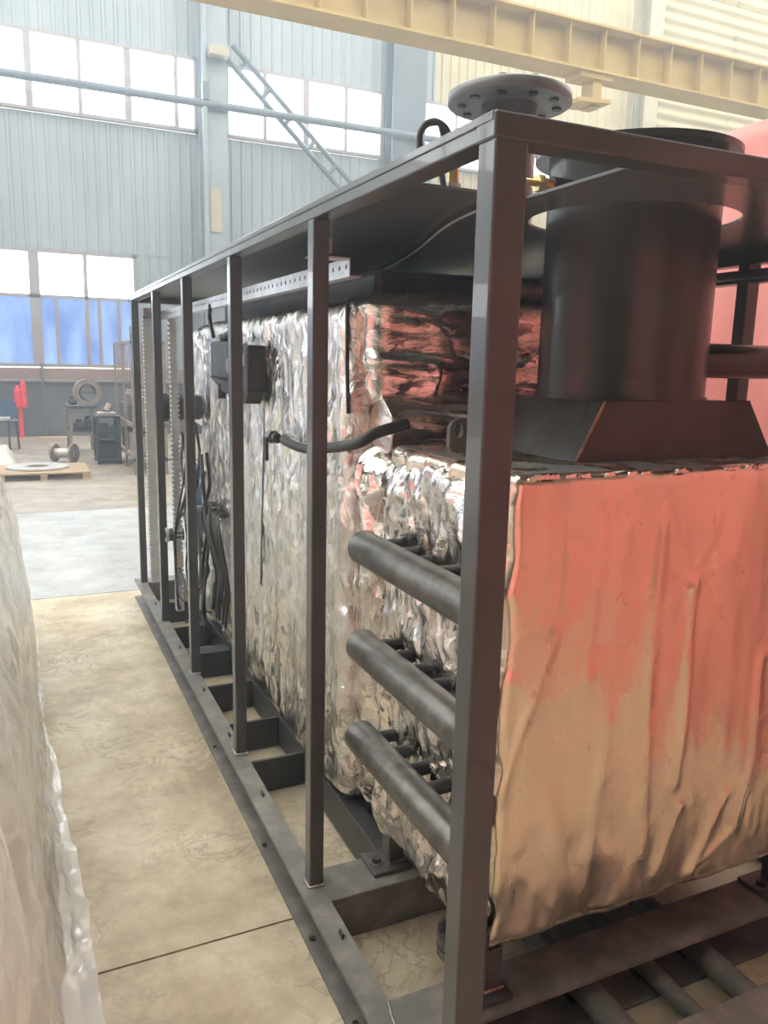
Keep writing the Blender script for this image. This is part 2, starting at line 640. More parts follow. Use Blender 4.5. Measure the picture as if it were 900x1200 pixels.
wl = window('window_1', *LW, xs=[-.45, .4, 1.28], rows=[2.57], panes=lambda i, j: 'pane' if j else 'pane_blue',
            label='large lower window with blue film over its lower panes', thick={1: .09})
for x, z0, z1 in ((.75, 1.29, 2.57), (1.5, 1.29, 2.57), (1.85, 1.29, 2.57)):
    MB().box(x - .028, x + .028, YW - .035, YW + .05, z0, z1).build('sash_bar', 'frame_red', wl)
window('window_2', *UW1, xs=[-2.1, -1.25, -.4, .49, 1.33, 2.16, 3.03], rows=[], panes=lambda i, j: 'pane', label='long high window left of the tall column', thick={3: .06, 5: .06})
window('window_3', *UW2, xs=[4.75, 5.6, 6.46], rows=[], panes=lambda i, j: 'pane', label='high window crossed by the diagonal brace', thick={1: .06})
window('window_4', *UW3, xs=[9.05, 9.95, 10.85], rows=[], panes=lambda i, j: 'pane', label='high window behind the hose loop and round flange')

window('added_window_5', -6.2, -2.3, 1.29, 3.4, xs=[-5.2, -4.25, -3.3], rows=[2.57], panes=lambda i, j: 'pane' if j else 'pane_blue', label='unseen lower window further left, added to brighten the foil')  # unseen windows from here on, added so the side foil reflects brighter
window('added_window_6', -11.5, -7.2, 1.29, 3.4, xs=[-10.4, -9.3, -8.2], rows=[2.57], panes=lambda i, j: 'pane' if j else 'pane_blue', label='unseen lower window far left, added to brighten the foil')
window('added_window_7', -10.5, -3.6, 5.74, 7.06, xs=[-9.5, -8.5, -7.5, -6.5, -5.5, -4.5], rows=[], panes=lambda i, j: 'pane', label='unseen high window far left, added to brighten the foil')

# other hall walls (out of the picture, they close the reflections)
struct(MB().box(-14.2, -14, -14, 18, 0, 9).build('wall_left', 'panelwhite'), 'pale left hall wall')
struct(MB().box(26, 26.2, -14, 18, 0, 9).build('wall_right', 'panelcream'), 'cream right hall wall')
struct(MB().box(-14, 26, -14, .2, 9, 9.2).build('added_ceiling', 'panelcream'), 'unseen roof added over the near half of the hall to block sky light')  # added out of view to keep sky light off the front faces
struct(MB().box(-14, 26, -14.2, -14, 0, 9).build('wall_front', 'panelcream'), 'cream hall wall behind the camera')


def icol(name, x0, x1, label, mat, y=YW - .42, plates=True):
    t = thing(name, label, 'column', ((x0 + x1) / 2, y, 0))
    w = x1 - x0
    MB().box(x0, x1, y, y + .025, 0, 11.4).build('flange', mat, t)
    MB().box(x0, x1, y + .33, y + .36, 0, 11.4).build('flange', mat, t)
    MB().box((x0 + x1) / 2 - .015, (x0 + x1) / 2 + .015, y + .025, y + .33, 0, 11.4).build('web', mat, t)
    if plates:
        MB().box(x0 + .1, x1 - .02, y - .3, y, 6.95, 7.1).build('bracket', 'column_cream', t)
        MB().box(x0 + .12, x1 - .14, y - .02, y, 3.9, 4.7).build('patch_plate', 'column_cream', t)
        MB().cyl((x0 + .03, y - .08, 0), (x0 + .03, y - .08, 9), .05, n=12).build('downpipe', 'column', t)
        MB().box(x0 - .02, x0 + .1, y - .16, y - .02, 6.2, 6.5).build('junction_box', 'brace', t)
    return t


icol('steel_column', 3.43, 3.9, 'tall pale steel column left of the diagonal brace', 'column')
icol('steel_column', 7.33, 8.1, 'dark steel column between the two right high windows', 'brace', plates=False)
icol('steel_column', 13.9, 14.3, 'cream steel column beside the corrugated wall sheets', 'column_cream', plates=False)

tag(MB().cyl((-3, YW - .5, 6.14), (13, YW - .5, 6.14), .07, n=14).build('wall_pipe', 'brace'), 'long horizontal pipe crossing the high windows', 'pipe')
br = thing('diagonal_brace', 'diagonal double-angle brace crossing the high window', 'brace', (5.2, YW - .35, 6.1))
a0, a1 = Vector((3.95, YW - .3, 7.2)), Vector((6.7, YW - .3, 4.75))
dv = (a1 - a0).normalized()
pv = Vector((dv.z, 0, -dv.x)) * .13
for s in (-1, 1):
    m = MB()
    m.tube([a0 + pv * s, a1 + pv * s], .055, n=4)
    m.build('angle_bar', 'brace', br)
for k in range(6):
    c = a0 + (a1 - a0) * ((k + .6) / 6)
    MB().tube([c - pv, c + pv], .045, n=4).build('batten', 'brace', br)

# bridge crane girder
cg = thing('crane_girder', 'yellow overhead crane girder with web stiffeners', 'crane', (8, 9.5, 5.45))
MB().box(-2, 22, 9.32, 9.75, 5.43, 5.46).build('bottom_flange', 'crane', cg)
MB().box(-2, 22, 9.3, 9.8, 5.98, 6.01).build('top_flange', 'crane', cg)
MB().box(-2, 22, 9.5, 9.52, 5.46, 5.98).build('web', 'crane', cg)
for k in range(-11, 29):
    x = 5.14 + k * .583
    MB().box(x - .008, x + .008, 9.34, 9.5, 5.46, 5.98).build('stiffener', 'crane', cg)
MB().box(7.35, 7.5, 9.4, 9.65, 5.02, 5.43).build('bracket', 'crane', cg)
MB().box(7.1, 7.65, 9.36, 9.7, 5.36, 5.43).build('bracket_plate', 'crane', cg)
MB().prism([(7.05, 5.02), (7.6, 5.06), (7.6, 5.11), (7.05, 5.07)], 'y', 9.3, 9.7).build('bracket_shelf', 'crane', cg)

# ================================================================== SKID FRAME
X0, X1, Y0, YF, ZB, ZT = .641, 2.09, 1.03, 5.12, .127, 1.886
sk = thing('skid_frame', 'long dark grey steel skid frame with posts, rails and roof plate', 'frame', (1.36, 3.05, 0))


def channel(xo, s, y0, y1, name):
    """outward-facing C channel along Y, outer edge xo, s=+1 body towards +x"""
    w = .063 * s
    pr = [(xo, 0), (xo + w, 0), (xo + w, ZB), (xo, ZB), (xo, ZB - .011), (xo + w - .008 * s, ZB - .013), (xo + w - .008 * s, .013), (xo, .011)]
    return MB().prism(pr, 'y', y0, y1).build(name, 'base', sk)


channel(.613, 1, .93, 5.1, 'base_rail')
channel(2.118, -1, .93, 5.1, 'base_rail')
# small slots / tabs on the rail
for y in (1.6, 2.3, 2.75, 3.2, 3.75, 4.5):
    MB().box(.65, .656, y - .012, y + .012, ZB, ZB + .012).build('tab', 'dark', sk)
for y in (1.45, 1.75, 2.2, 2.9):
    MB().cyl((.63, y, .014), (.63, y, .018), .008, n=8).build('rivet', 'dark', sk)
# wide cross beams
MB().prism([(1.24, ZB), (1.24, ZB - .01), (1.358, ZB - .013), (1.358, .013), (1.24, .01), (1.24, 0), (1.37, 0), (1.37, ZB)], 'x', .676, 2.05).build('cross_beam', 'base', sk)
MB().box(.676, 2.05, 1.73, 1.87, .0, ZB, .003).build('cross_beam', 'base', sk)
MB().box(.613, 2.118, .95, 1.071, .0, ZB, .003).build('front_beam', 'base', sk)
MB().box(.676, 2.05, 4.98, 5.1, .0, ZB, .003).build('rear_beam', 'base', sk)
# weld line at corner joint
MB().tube([(.674, 1.37, ZB), (.66, 1.30, ZB + .001), (.676, 1.24, ZB)], .003, n=5).build('weld', 'weld', sk)
# inner longitudinal bearers and stub plates
for x in (.872, 1.80):
    MB().box(x, x + .06, 1.87, 4.98, .01, ZB + .004, .003).build('bearer', 'paint_dark', sk)
for y in (2.52, 2.835, 3.225, 3.63, 4.05, 4.5):
    wd = .09 if abs(y - 3.63) < .01 else .012
    MB().box(.675, .873, y, y + wd, .005, ZB).build('stub_beam', 'paint_dark', sk)
    MB().box(1.86, 2.06, y, y + wd, .005, ZB).build('stub_beam', 'paint_dark', sk)
# posts
for i, ye in enumerate((1.08, 1.844, 2.636, 3.44, 4.232, 5.03)):
    d, w = (.05, .057) if i == 0 else (.043, .04)
    MB().box(X0, X0 + w, ye - d, ye, ZB, 1.85, .004).build('post', 'paint', sk)
    MB().box(X1 - .05, X1, ye - d, ye, ZB, 1.85, .004).build('post', 'paint', sk)
    if i in (1, 2, 3):
        MB().tube([(X0 - .002, ye, ZB + .002), (X0 - .002, ye - d, ZB + .002), (X0 + w + .002, ye - d - .002, ZB + .002)], .004, n=5, res=1).build('weld', 'weld', sk)
# top rails
MB().box(X0, X0 + .052, Y0 + .006, YF, 1.85, 1.882, .003).build('top_rail', 'paint', sk)
MB().box(X0 - .003, X0 + .056, Y0 + .006, YF, 1.872, ZT, .002).build('rail_cap', 'paint', sk)
MB().box(X1 - .052, X1, Y0 + .006, YF, 1.845, ZT, .004).build('top_rail', 'paint', sk)
MB().box(X0 - .002, X1, Y0, Y0 + .055, 1.848, ZT, .004).build('front_rail', 'paint', sk)
MB().box(X0, X1, YF - .05, YF, 1.845, ZT, .004).build('rear_rail', 'paint', sk)
MB().box(X1 - .09, X1 - .052, 1.1, YF - .05, 1.80, 1.806).build('rail_angle', 'paint', sk)
# second rail across the far side (right frame)
MB().box(X1 - .05, X1, 1.08, 5, 1.79, 1.83, .003).build('inner_rail', 'paint', sk)

# roof plate with round opening
SC = (1.41, 1.617)
bm = bmesh.new()
outer = [(.66, 1.527), (1.033, 1.527), (1.033, 1.06), (2.08, 1.06), (2.08, 5.1), (.66, 5.1)]
loop = [bm.verts.new((x, y, 1.886)) for x, y in outer]
E_ = [bm.edges.new((loop[i], loop[(i + 1) % len(loop)])) for i in range(len(loop))]
N = 56
cl = [bm.verts.new((SC[0] + .253 * math.cos(2 * math.pi * k / N), SC[1] + .253 * math.sin(2 * math.pi * k / N), 1.886)) for k in range(N)]
E_ += [bm.edges.new((cl[k], cl[(k + 1) % N])) for k in range(N)]
bmesh.ops.triangle_fill(bm, use_beauty=True, edges=E_)
r_ = bmesh.ops.extrude_face_region(bm, geom=bm.faces[:])
bmesh.ops.translate(bm, vec=(0, 0, .006), verts=[g for g in r_['geom'] if isinstance(g, bmesh.types.BMVert)])
bmesh.ops.recalc_face_normals(bm, faces=bm.faces)
me = bpy.data.meshes.new('roof_plate')
bm.to_mesh(me)
bm.free()
link('roof_plate', me, 'roof', sk)
# small bracket under the roof
MB().prism([(2.28, 1.84), (2.44, 1.84), (2.44, 1.845), (2.285, 1.845), (2.285, 1.885), (2.28, 1.885)], 'x', .84, .87).build('roof_bracket', 'greypipe', sk)

# three pipes lying between the front beam and the cross beam
for (x, r, lab) in ((1.165, .036, 'thick grey pipe on the floor nearest the corner post'), (1.365, .024, 'thin grey pipe on the floor between two thicker ones'),
                    (1.525, .031, 'grey pipe on the floor, right of the three')):
    p = thing('floor_pipe', lab, 'pipe', (x, 1.2, 0), 'pipes under the front of the skid')
    MB().cyl((x, .9, r + .012), (x, 1.62, r + .012), r, n=24).build('tube', 'base', p)
    MB().ring((x, .9, r + .012), (0, 1, 0), r * 1.05, r * .8, .004, 24).build('end_ring', 'bare', p)
    MB().box(x - r * .9, x + r * .9, 1.30, 1.33, 0, .016).build('shoe', 'paint_dark', p)


# ================================================================== FOIL BODIES
def foil_box(name, dims, rad, step, disp, mat, parent):
    x0, x1, y0, y1, z0, z1 = dims
    lo, hi = np.array([x0, y0, z0]), np.array([x1, y1, z1])
    bm = bmesh.new()
    for ax in range(3):
        for sd in (0, 1):
            u, w = [a for a in range(3) if a != ax]
            nu = max(2, int((hi[u] - lo[u]) / step))
            nw = max(2, int((hi[w] - lo[w]) / step))
            if (ax == 0 and sd == 1) or (ax == 1 and sd == 1) or (ax == 2 and sd == 0):
                nu, nw = max(2, nu // 4), max(2, nw // 4)
            gu, gw = np.meshgrid(np.linspace(lo[u], hi[u], nu + 1), np.linspace(lo[w], hi[w], nw + 1), indexing='ij')
            p = np.zeros(gu.shape + (3,))
            p[..., u] = gu
            p[..., w] = gw
            p[..., ax] = hi[ax] if sd else lo[ax]
            inner = np.clip(p, lo + rad, hi - rad)
            n = p - inner
            # on flat parts keep axis normal; near edges round off
            ln = np.linalg.norm(n, axis=-1, keepdims=True)
            n = n / np.maximum(ln, 1e-9)
            q = inner + n * rad
            q = q + n * disp(q, n)[..., None]
            vs = [[bm.verts.new(q[i, j]) for j in range(nw + 1)] for i in range(nu + 1)]
            for i in range(nu):
                for j in range(nw):
                    try:
                        f = bm.faces.new((vs[i][j], vs[i + 1][j], vs[i + 1][j + 1], vs[i][j + 1]))
                        f.smooth = True
                    except ValueError:
                        pass
    bmesh.ops.remove_doubles(bm, verts=bm.verts, dist=.0004)
    bmesh.ops.recalc_face_normals(bm, faces=bm.faces)
    me = bpy.data.meshes.new(name)
    bm.to_mesh(me)
    bm.free()
    return link(name, me, mat, parent)


def seg_dist(px, pz, a, b):
    a, b = np.array(a), np.array(b)
    d = b - a
    t = np.clip(((px - a[0]) * d[0] + (pz - a[1]) * d[1]) / (d @ d), 0, 1)
    return np.hypot(px - a[0] - t * d[0], pz - a[1] - t * d[1]), t


FOLDS = [([(1.361, 1.041), (1.377, .706), (1.369, .554)], .013, .016), ([(1.256, 1.186), (1.254, .872), (1.286, .395)], .012, .02),
         ([(1.093, 1.179), (1.076, .859)], .007, .014), ([(1.011, 1.158), (1.011, 1.021)], .006, .012),
         ([(.991, .995), (.92, .789), (.864, .596)], .012, .012), ([(1.61, .842), (1.622, .569), (1.59, .388), (1.455, .304)], .012, .02),
         ([(1.39, .493), (1.328, .327)], .013, .018), ([(1.545, .492), (1.442, .295)], .013, .018),
         ([(1.36, 1.051), (1.266, 1.242)], .006, .012), ([(1.36, 1.051), (1.458, 1.102)], .006, .012), ([(1.36, 1.051), (1.429, 1.214)], .006, .012),
         ([(1.66, 1.28), (1.72, .9), (1.70, .5)], .010, .02), ([(1.5, 1.0), (1.52, .6)], .006, .03), ([(1.15, .75), (1.12, .35)], .008, .03),
         ([(1.0, .60), (1.06, .40), (1.10, .30)], .010, .022), ([(.93, .45), (1.02, .33)], .008, .016)]


def disp_front(q, n):
    x, y, z = q[..., 0], q[..., 1], q[..., 2]
    d = .01 * fbm(q * [4, 4, 2.0], 3, 3) + .004 * (ridged(q * [9, 9, 3.2], 8, 2) - .6) + .006 * crease(q * [5, 5, 1.6], 12, 3, 7)
    low = np.clip((.62 - z) / .35, 0, 1)
    d = d + low * .014 * (ridged(q * [7, 7, 3.5], 21, 3) - .55)
    front = np.clip(-n[..., 1], 0, 1)
    for pts, h, w in FOLDS:
        best = np.full(x.shape, 9.0)
        for a, b in zip(pts[:-1], pts[1:]):
            dd, _ = seg_dist(x, z, a, b)
            best = np.minimum(best, dd)
        d = d + front * h * .45 * np.exp(-(best / (w * .8)) ** 1.2)
    side = np.clip(-n[..., 0], 0, 1)
    d = d + side * (.035 * (ridged(q * [6, 7, 6], 31, 3) - .5) + .02 * fbm(q * 14, 33, 2))
    top = np.clip(n[..., 2], 0, 1)
    d = d + top * .012 * fbm(q * 12, 35, 2)
    return d


eco = thing('economizer', 'foil-wrapped box unit behind the near corner post', 'boiler part', (1.365, 1.55, ZB))
foil_box('foil_front', (.87, 1.86, 1.27, 1.84, .262, 1.315), .022, .009, disp_front, 'foil_front', eco)
# the crumpled jacket on the left side, proud of the smooth front sheet
foil_box('foil_side', (.858, 1.0, 1.30, 1.845, .26, 1.275), .03, .009,
         lambda q, n: .022 * (ridged(q * [6, 6, 4], 51, 2) - .5) + .028 * crease(q * [7, 7, 4.2] + q[..., [2, 0, 1]] * 2, 53, 3), 'foil_end', eco)
MB().box(.89, 1.84, 1.33, 1.80, .236, .30, .003).build('base_angle', 'paint_dark', eco)
MB().box(.885, 1.845, 1.285, 1.83, 1.312, 1.318).build('top_plate', 'base', eco)
for k in range(28):  # ragged foil edge round the top
    x = random.uniform(.88, 1.83)
    h = random.uniform(.0, .007)
    MB().prism([(x, 1.308), (x + .027, 1.308), (x + .022, 1.314 + h), (x + .012, 1.314 + h * .4), (x + .004, 1.312 + h * .8)], 'y', 1.266 + random.uniform(0, .006), 1.276).build('foil_scrap', 'foil_end', eco)
for (lx, ly) in ((.877, 1.295), (.877, 1.80), (1.81, 1.295), (1.81, 1.80)):
    lg = MB().box(lx, lx + .046, ly, ly + .05, ZB + .01, .24, .003).build('leg', 'paint', eco)
    px0, px1 = (lx - .058, lx + .06)
    MB().box(px0, px1, ly - .03, ly + .075, ZB, ZB + .011, .002).build('base_plate', 'paint', lg)
    MB().cyl((lx - .03, ly + .022, ZB + .011), (lx - .03, ly + .022, ZB + .024), .013, n=6, smooth=False).build('bolt_head', 'dark', lg)
    MB().ring((lx - .03, ly + .022, ZB + .012), (0, 0, 1), .021, .013, .003, 20).build('washer', 'base', lg)
    MB().tube([(lx - .002, ly - .002, ZB + .013), (lx + .048, ly - .002, ZB + .013), (lx + .048, ly + .05, ZB + .013)], .005, n=5, res=1).build('weld', 'weld', lg)
# header pipes with stubs
for zc in (1.067, .805, .552):
    hp = MB()
    hp.cyl((.775, 1.222, zc), (.775, 1.79, zc), .043, n=32)
    hp.cyl((.775, 1.79, zc), (.775, 1.8, zc), .043, .034, n=32)
    ho = hp.build('header_pipe', 'bare', eco)
    for k in range(5):
        y = 1.74 - k * .092
        MB().cyl((.80, y, zc + .01), (.885, y, zc + .01), .017, n=14).build('stub_tube', 'dark', ho)
        fb = MB()
        for j in range(5):
            a = random.uniform(0, 6.28)
            fb.add([(.855, y + .02 * math.cos(a), zc + .01 + .02 * math.sin(a)), (.845, y + .034 * math.cos(a + .5), zc + .012 + .036 * math.sin(a + .5)),
                    (.862, y + .04 * math.cos(a + 1.1), zc + .01 + .045 * math.sin(a + 1.1)), (.868, y + .02 * math.cos(a + 1.1), zc + .01 + .02 * math.sin(a + 1.1))], [(0, 1, 2, 3)])
        fb.build('foil_collar', 'foil_end', ho)
# flange joint by the near leg
fz = .295
fj = MB().cyl((.812, 1.29, .2), (.812, 1.29, .40), .032, n=20).build('drain_pipe', 'paint', eco)
MB().ring((.812, 1.29, fz - .013), (0, 0, 1), .057, .03, .02, 36).build('flange', 'bare', fj)
MB().ring((.812, 1.29, fz + .013), (0, 0, 1), .057, .03, .02, 36).build('flange', 'bare', fj)
for k in range(4):
    a = math.pi / 4 + k * math.pi / 2 + .25
    bx, by = .812 + .043 * math.cos(a), 1.29 + .043 * math.sin(a)
    MB().cyl((bx, by, fz - .045), (bx, by, fz + .05), .007, n=10).cyl((bx, by, fz + .023), (bx, by, fz + .037), .013, n=6, smooth=False).build('bolt', 'dark', fj)
# lifting lug
pr = [(1.006, 1.27), (1.09, 1.27), (1.09, 1.365)] + [(1.048 + .042 * math.cos(t), 1.362 + .03 * math.sin(t)) for t in np.linspace(.2, math.pi - .2, 8)] + [(1.006, 1.365)]
NH = 20
bm = bmesh.new()
lv = [bm.verts.new((x, 1.775, z)) for x, z in pr]
ed = [bm.edges.new((lv[i], lv[(i + 1) % len(lv)])) for i in range(len(lv))]
hv = [bm.verts.new((1.034 + .012 * math.cos(2 * math.pi * k / NH), 1.775, 1.36 + .02 * math.sin(2 * math.pi * k / NH))) for k in range(NH)]
ed += [bm.edges.new((hv[k], hv[(k + 1) % NH])) for k in range(NH)]
bmesh.ops.triangle_fill(bm, use_beauty=True, edges=ed)
r_ = bmesh.ops.extrude_face_region(bm, geom=bm.faces[:])
bmesh.ops.translate(bm, vec=(0, .016, 0), verts=[g for g in r_['geom'] if isinstance(g, bmesh.types.BMVert)])
bmesh.ops.recalc_face_normals(bm, faces=bm.faces)
me = bpy.data.meshes.new('lifting_lug')
bm.to_mesh(me)
bm.free()
link('lifting_lug', me, 'base', eco)

# ---- exhaust stack with hood
stk = thing('exhaust_stack', 'black round exhaust stack on a tapered hood, passing through the roof', 'chimney', (SC[0], SC[1], 1.318))
hb = [(1.118, 1.404), (1.735, 1.404), (1.735, 1.82), (1.118, 1.82)]
ht = [(1.193, 1.404), (1.648, 1.404), (1.648, 1.82), (1.193, 1.82)]
vs = [(x, y, 1.318) for x, y in hb] + [(x, y + (.006 if y < 1.5 else 0), 1.452) for x, y in ht]
MB().add(vs, [(0, 1, 5, 4), (1, 2, 6, 5), (2, 3, 7, 6), (3, 0, 4, 7), (4, 5, 6, 7), (3, 2, 1, 0)]).build('hood', 'stack', stk)
MB().tube([(1.119, 1.403, 1.32), (1.15, 1.404, 1.378), (1.192, 1.407, 1.452)], .004, n=5).build('weld', 'rust', stk)
MB().tube([(1.193, 1.412, 1.453), (1.648, 1.412, 1.453)], .003, n=5).build('weld', 'stack', stk)
MB().lathe((SC[0], SC[1], 0), [(.208, 1.452), (.208, 2.03)], 64).build('shell', 'stack', stk)
MB().ring((SC[0], SC[1], 1.456), (0, 0, 1), .214, .2, .008, 64).build('weld_ring', 'stack', stk)
MB().ring((SC[0], SC[1], 2.03), (0, 0, 1), .243, .2, .014, 64).build('flange', 'stack', stk)
sp = MB().cyl((1.59, SC[1] - .02, 1.552), (2.32, SC[1] - .02, 1.552), .046, n=28).build('side_pipe', 'stack', stk)
MB().ring((1.622, SC[1] - .02, 1.552), (1, 0, 0), .05, .044, .006, 28).build('weld_ring', 'stack', sp)
MB().tube([(1.9, SC[1] - .045, 1.592), (2.0, SC[1] - .045, 1.590)], .004, n=5).build('weld', 'stack', sp)

# ---- boiler
boi = thing('boiler', 'long boiler body wrapped in crumpled silver foil', 'boiler', (1.4, 3.1, ZB))


def disp_side(q, n):
    y, z = q[..., 1], q[..., 2]
    side = np.clip(-n[..., 0], 0, 1)
    end = np.clip(-n[..., 1], 0, 1)
    s = .018 * (ridged(q * [5, 4.5, 1.6], 61, 3) - .5) + .016 * crease(q * [6, 6, 2], 66, 3) + .009 * (ridged(q * [14, 13, 4], 63, 2) - .5) + .008 * (ridged(q * [34, 32, 12], 64, 2) - .5)
    e = .05 * (ridged(q * [3.0, 3, 7.5], 71, 3) - .5) + .03 * fbm(q * [6, 6, 10], 73, 3)
    o = .02 * fbm(q * 10, 75, 2)
    return side * s + end * e + (1 - np.clip(side + end, 0, 1)) * o


foil_box('foil_jacket', (.872, 1.88, 2.13, 4.16, .137, 1.70), .055, .0115, disp_side, 'foil_side', boi)
foil_box('foil_end', (.905, 1.86, 1.985, 2.3, .17, 1.27), .07, .010, lambda q, n: .03 * (ridged(q * [5, 5, 2.4], 81, 2) - .5) + .034 * crease(q * [5, 5, 2.4] + q[..., [2, 0, 1]] * 1.2, 83, 3), 'foil_end', boi)
foil_box('foil_door', (.915, 1.86, 2.06, 2.3, 1.40, 1.72), .05, .010, lambda q, n: .02 * (ridged(q * [2.6, 4, 7], 91, 2) - .5) + .026 * crease(q * [2.2, 3, 7.5], 93, 3), 'foil_door', boi)
foil_box('foil_rear', (.90, 1.86, 4.05, 4.62, 1.15, 1.69), .09, .014, lambda q, n: .05 * (ridged(q * [5, 5, 3], 95, 3) - .5), 'foil_side', boi)
# horizontal wrapped header across the end
dm = []
nX, nA = 90, 40
bm = bmesh.new()
gx, ga = np.meshgrid(np.linspace(.93, 1.86, nX + 1), np.linspace(0, 2 * math.pi, nA + 1)[:-1], indexing='ij')
dirv = np.stack([0 * gx, np.cos(ga), np.sin(ga)], -1)
base = np.stack([gx, 2.04 + 0 * gx, 1.345 + 0 * gx], -1)
smooth_x = np.clip((1.14 - gx) / .14, .12, 1)
rr = .072 + (.02 * (ridged((base + dirv * .07) * [9, 12, 12], 101, 3) - .5) + .012 * fbm((base + dirv * .07) * [9, 20, 20], 103, 2)) * smooth_x
q = base + dirv * rr[..., None]
vv = [[bm.verts.new(q[i, j]) for j in range(nA)] for i in range(nX + 1)]
for i in range(nX):
    for j in range(nA):
        f = bm.faces.new((vv[i][j], vv[i][(j + 1) % nA], vv[i + 1][(j + 1) % nA], vv[i + 1][j]))
        f.smooth = True
for i in (0, nX):
    bm.faces.new(vv[i])
bmesh.ops.recalc_face_normals(bm, faces=bm.faces)
me = bpy.data.meshes.new('foil_header')
bm.to_mesh(me)
bm.free()
link('foil_header', me, 'foil_door', boi)
# vertical seams in the jacket
MB().tube([(.862, 2.93, 1.6), (.858, 2.96, 1.3), (.858, 3.0, .9), (.862, 3.06, .45), (.866, 3.1, .2)], .004, n=6).build('seam_cord', 'cable_grey', boi)
MB().tube([(.868, 2.15, 1.69), (.865, 2.135, 1.5), (.868, 2.13, 1.38)], .006, n=6).build('seam_cord', 'cable', boi)
# top of the boiler under the roof: dark lagging and header
MB().box(.98, 1.85, 2.2, 4.1, 1.70, 1.80, .02).build('top_casing', 'paint_dark', boi)
MB().cyl((1.27, 2.06, 1.755), (2.0, 2.06, 1.755), .03, n=20).build('steam_pipe', 'bare', boi)

# blow-down hose with valve
ho = thing('drain_hose', 'black bent hose with a small valve on the boiler side', 'hose', (.82, 2.2, 1.26))
MB().tube([(.835, 2.62, 1.262), (.80, 2.52, 1.264), (.79, 2.3, 1.262), (.79, 2.1, 1.285), (.80, 1.9, 1.318), (.83, 1.845, 1.35), (.92, 1.85, 1.372)], .015, n=12, res=8).build('tube', 'cable', ho)
vb = MB().cyl((.80, 2.60, 1.264), (.805, 2.72, 1.262), .017, n=12).cyl((.80, 2.64, 1.264), (.80, 2.68, 1.264), .024, n=6, smooth=False).build('valve_body', 'bare', ho)
MB().box(.775, .785, 2.655, 2.675, 1.18, 1.265, .003).build('lever', 'dark', vb)

# ---- burner side equipment on the jacket
vt = thing('gas_valve', 'black double gas valve block on the foil side between posts', 'valve', (.8, 3.2, 1.4))
MB().box(.79, .87, 2.98, 3.28, 1.42, 1.56, .015).build('body', 'dark', vt)
MB().box(.785, .86, 2.93, 3.08, 1.40, 1.58, .012).build('actuator', 'dark', vt)
MB().box(.80, .87, 3.3, 3.62, 1.44, 1.60, .012).build('actuator', 'machine', vt)
MB().cyl((.835, 3.45, 1.60), (.835, 3.45, 1.63), .03, n=18).build('cap', 'dark', vt)
MB().prism([(2.94, 1.42), (3.6, 1.45), (3.35, 1.39), (2.98, 1.36)], 'x', .79, .85).build('lower_housing', 'dark', vt)
for yy in (3.02, 3.16, 3.4):
    MB().cyl((.80, yy, 1.36), (.80, yy, 1.42), .018, n=12).build('cable_gland', 'dark', vt)
MB().cyl((.775, 3.2, 1.5), (.80, 3.2, 1.5), .03, n=18).build('dial', 'cable_grey', vt)
MB().box(.782, .786, 2.97, 3.03, 1.5, 1.55).build('label_plate', 'zinc', vt)
MB().tube([(.80, 3.1, 1.57), (.80, 3.2, 1.63), (.80, 3.35, 1.62)], .012, n=8).build('link_pipe', 'dark', vt)
MB().tube([(.8, 3.55, 1.62), (.8, 3.62, 1.70), (.8, 3.6, 1.76)], .009, n=8).build('conduit', 'dark', vt)
gp = thing('gas_pipe', 'short dark wide pipe with open flanged end beside the gas valve', 'pipe', (.83, 4.3, 1.2))
MB().cyl((.70, 4.3, 1.266), (.965, 4.3, 1.266), .066, n=28).build('tube', 'machine', gp)
MB().ring((.70, 4.3, 1.266), (1, 0, 0), .076, .05, .03, 32).build('end_flange', 'machine', gp)
MB().ring((.775, 4.3, 1.266), (1, 0, 0), .074, .06, .02, 32).build('collar', 'machine', gp)
s2 = thing('connector_stub', 'small round grey connector low among the cables', 'connector', (.7, 4.2, .6))
MB().cyl((.675, 4.17, .605), (.76, 4.17, .605), .034, n=20).build('sleeve', 'machine', s2)
MB().ring((.675, 4.17, .605), (1, 0, 0), .038, .026, .014, 20).build('rim', 'greypipe', s2)


def slotted_duct(x0, x1, y, z0, z1, label):
    d = thing('wiring_duct', label, 'cable duct', ((x0 + x1) / 2, y, z0), 'slotted wiring ducts')
    MB().box(x0, x1, y, y + .004, z0, z1).build('back', 'ductgrey', d)
    f = MB()
    n = int((z1 - z0) / .024)
    for k in range(n):
        z = z0 + k * .024
        for x in (x0, x1 - .003):
            f.box(x, x + .003, y - .045, y, z, z + .012)
        f.box(x0, x1, y - .048, y - .045, z, z + .012)
    fo = f.build('slotted_wall', 'ductgrey', d)
    fo['kind'] = 'stuff'
    return d


slotted_duct(.69, .745, 4.93, .15, 1.76, 'pale slotted wiring duct at the far corner post')
slotted_duct(.705, .745, 4.15, .2, 1.72, 'pale slotted wiring duct behind the second far post')
tag(MB().cyl((.768, 4.85, .13), (.768, 4.85, 1.7), .009, n=10).build('conduit_tube', 'yellow'), 'thin yellow vertical conduit beside the far wiring duct', 'conduit')

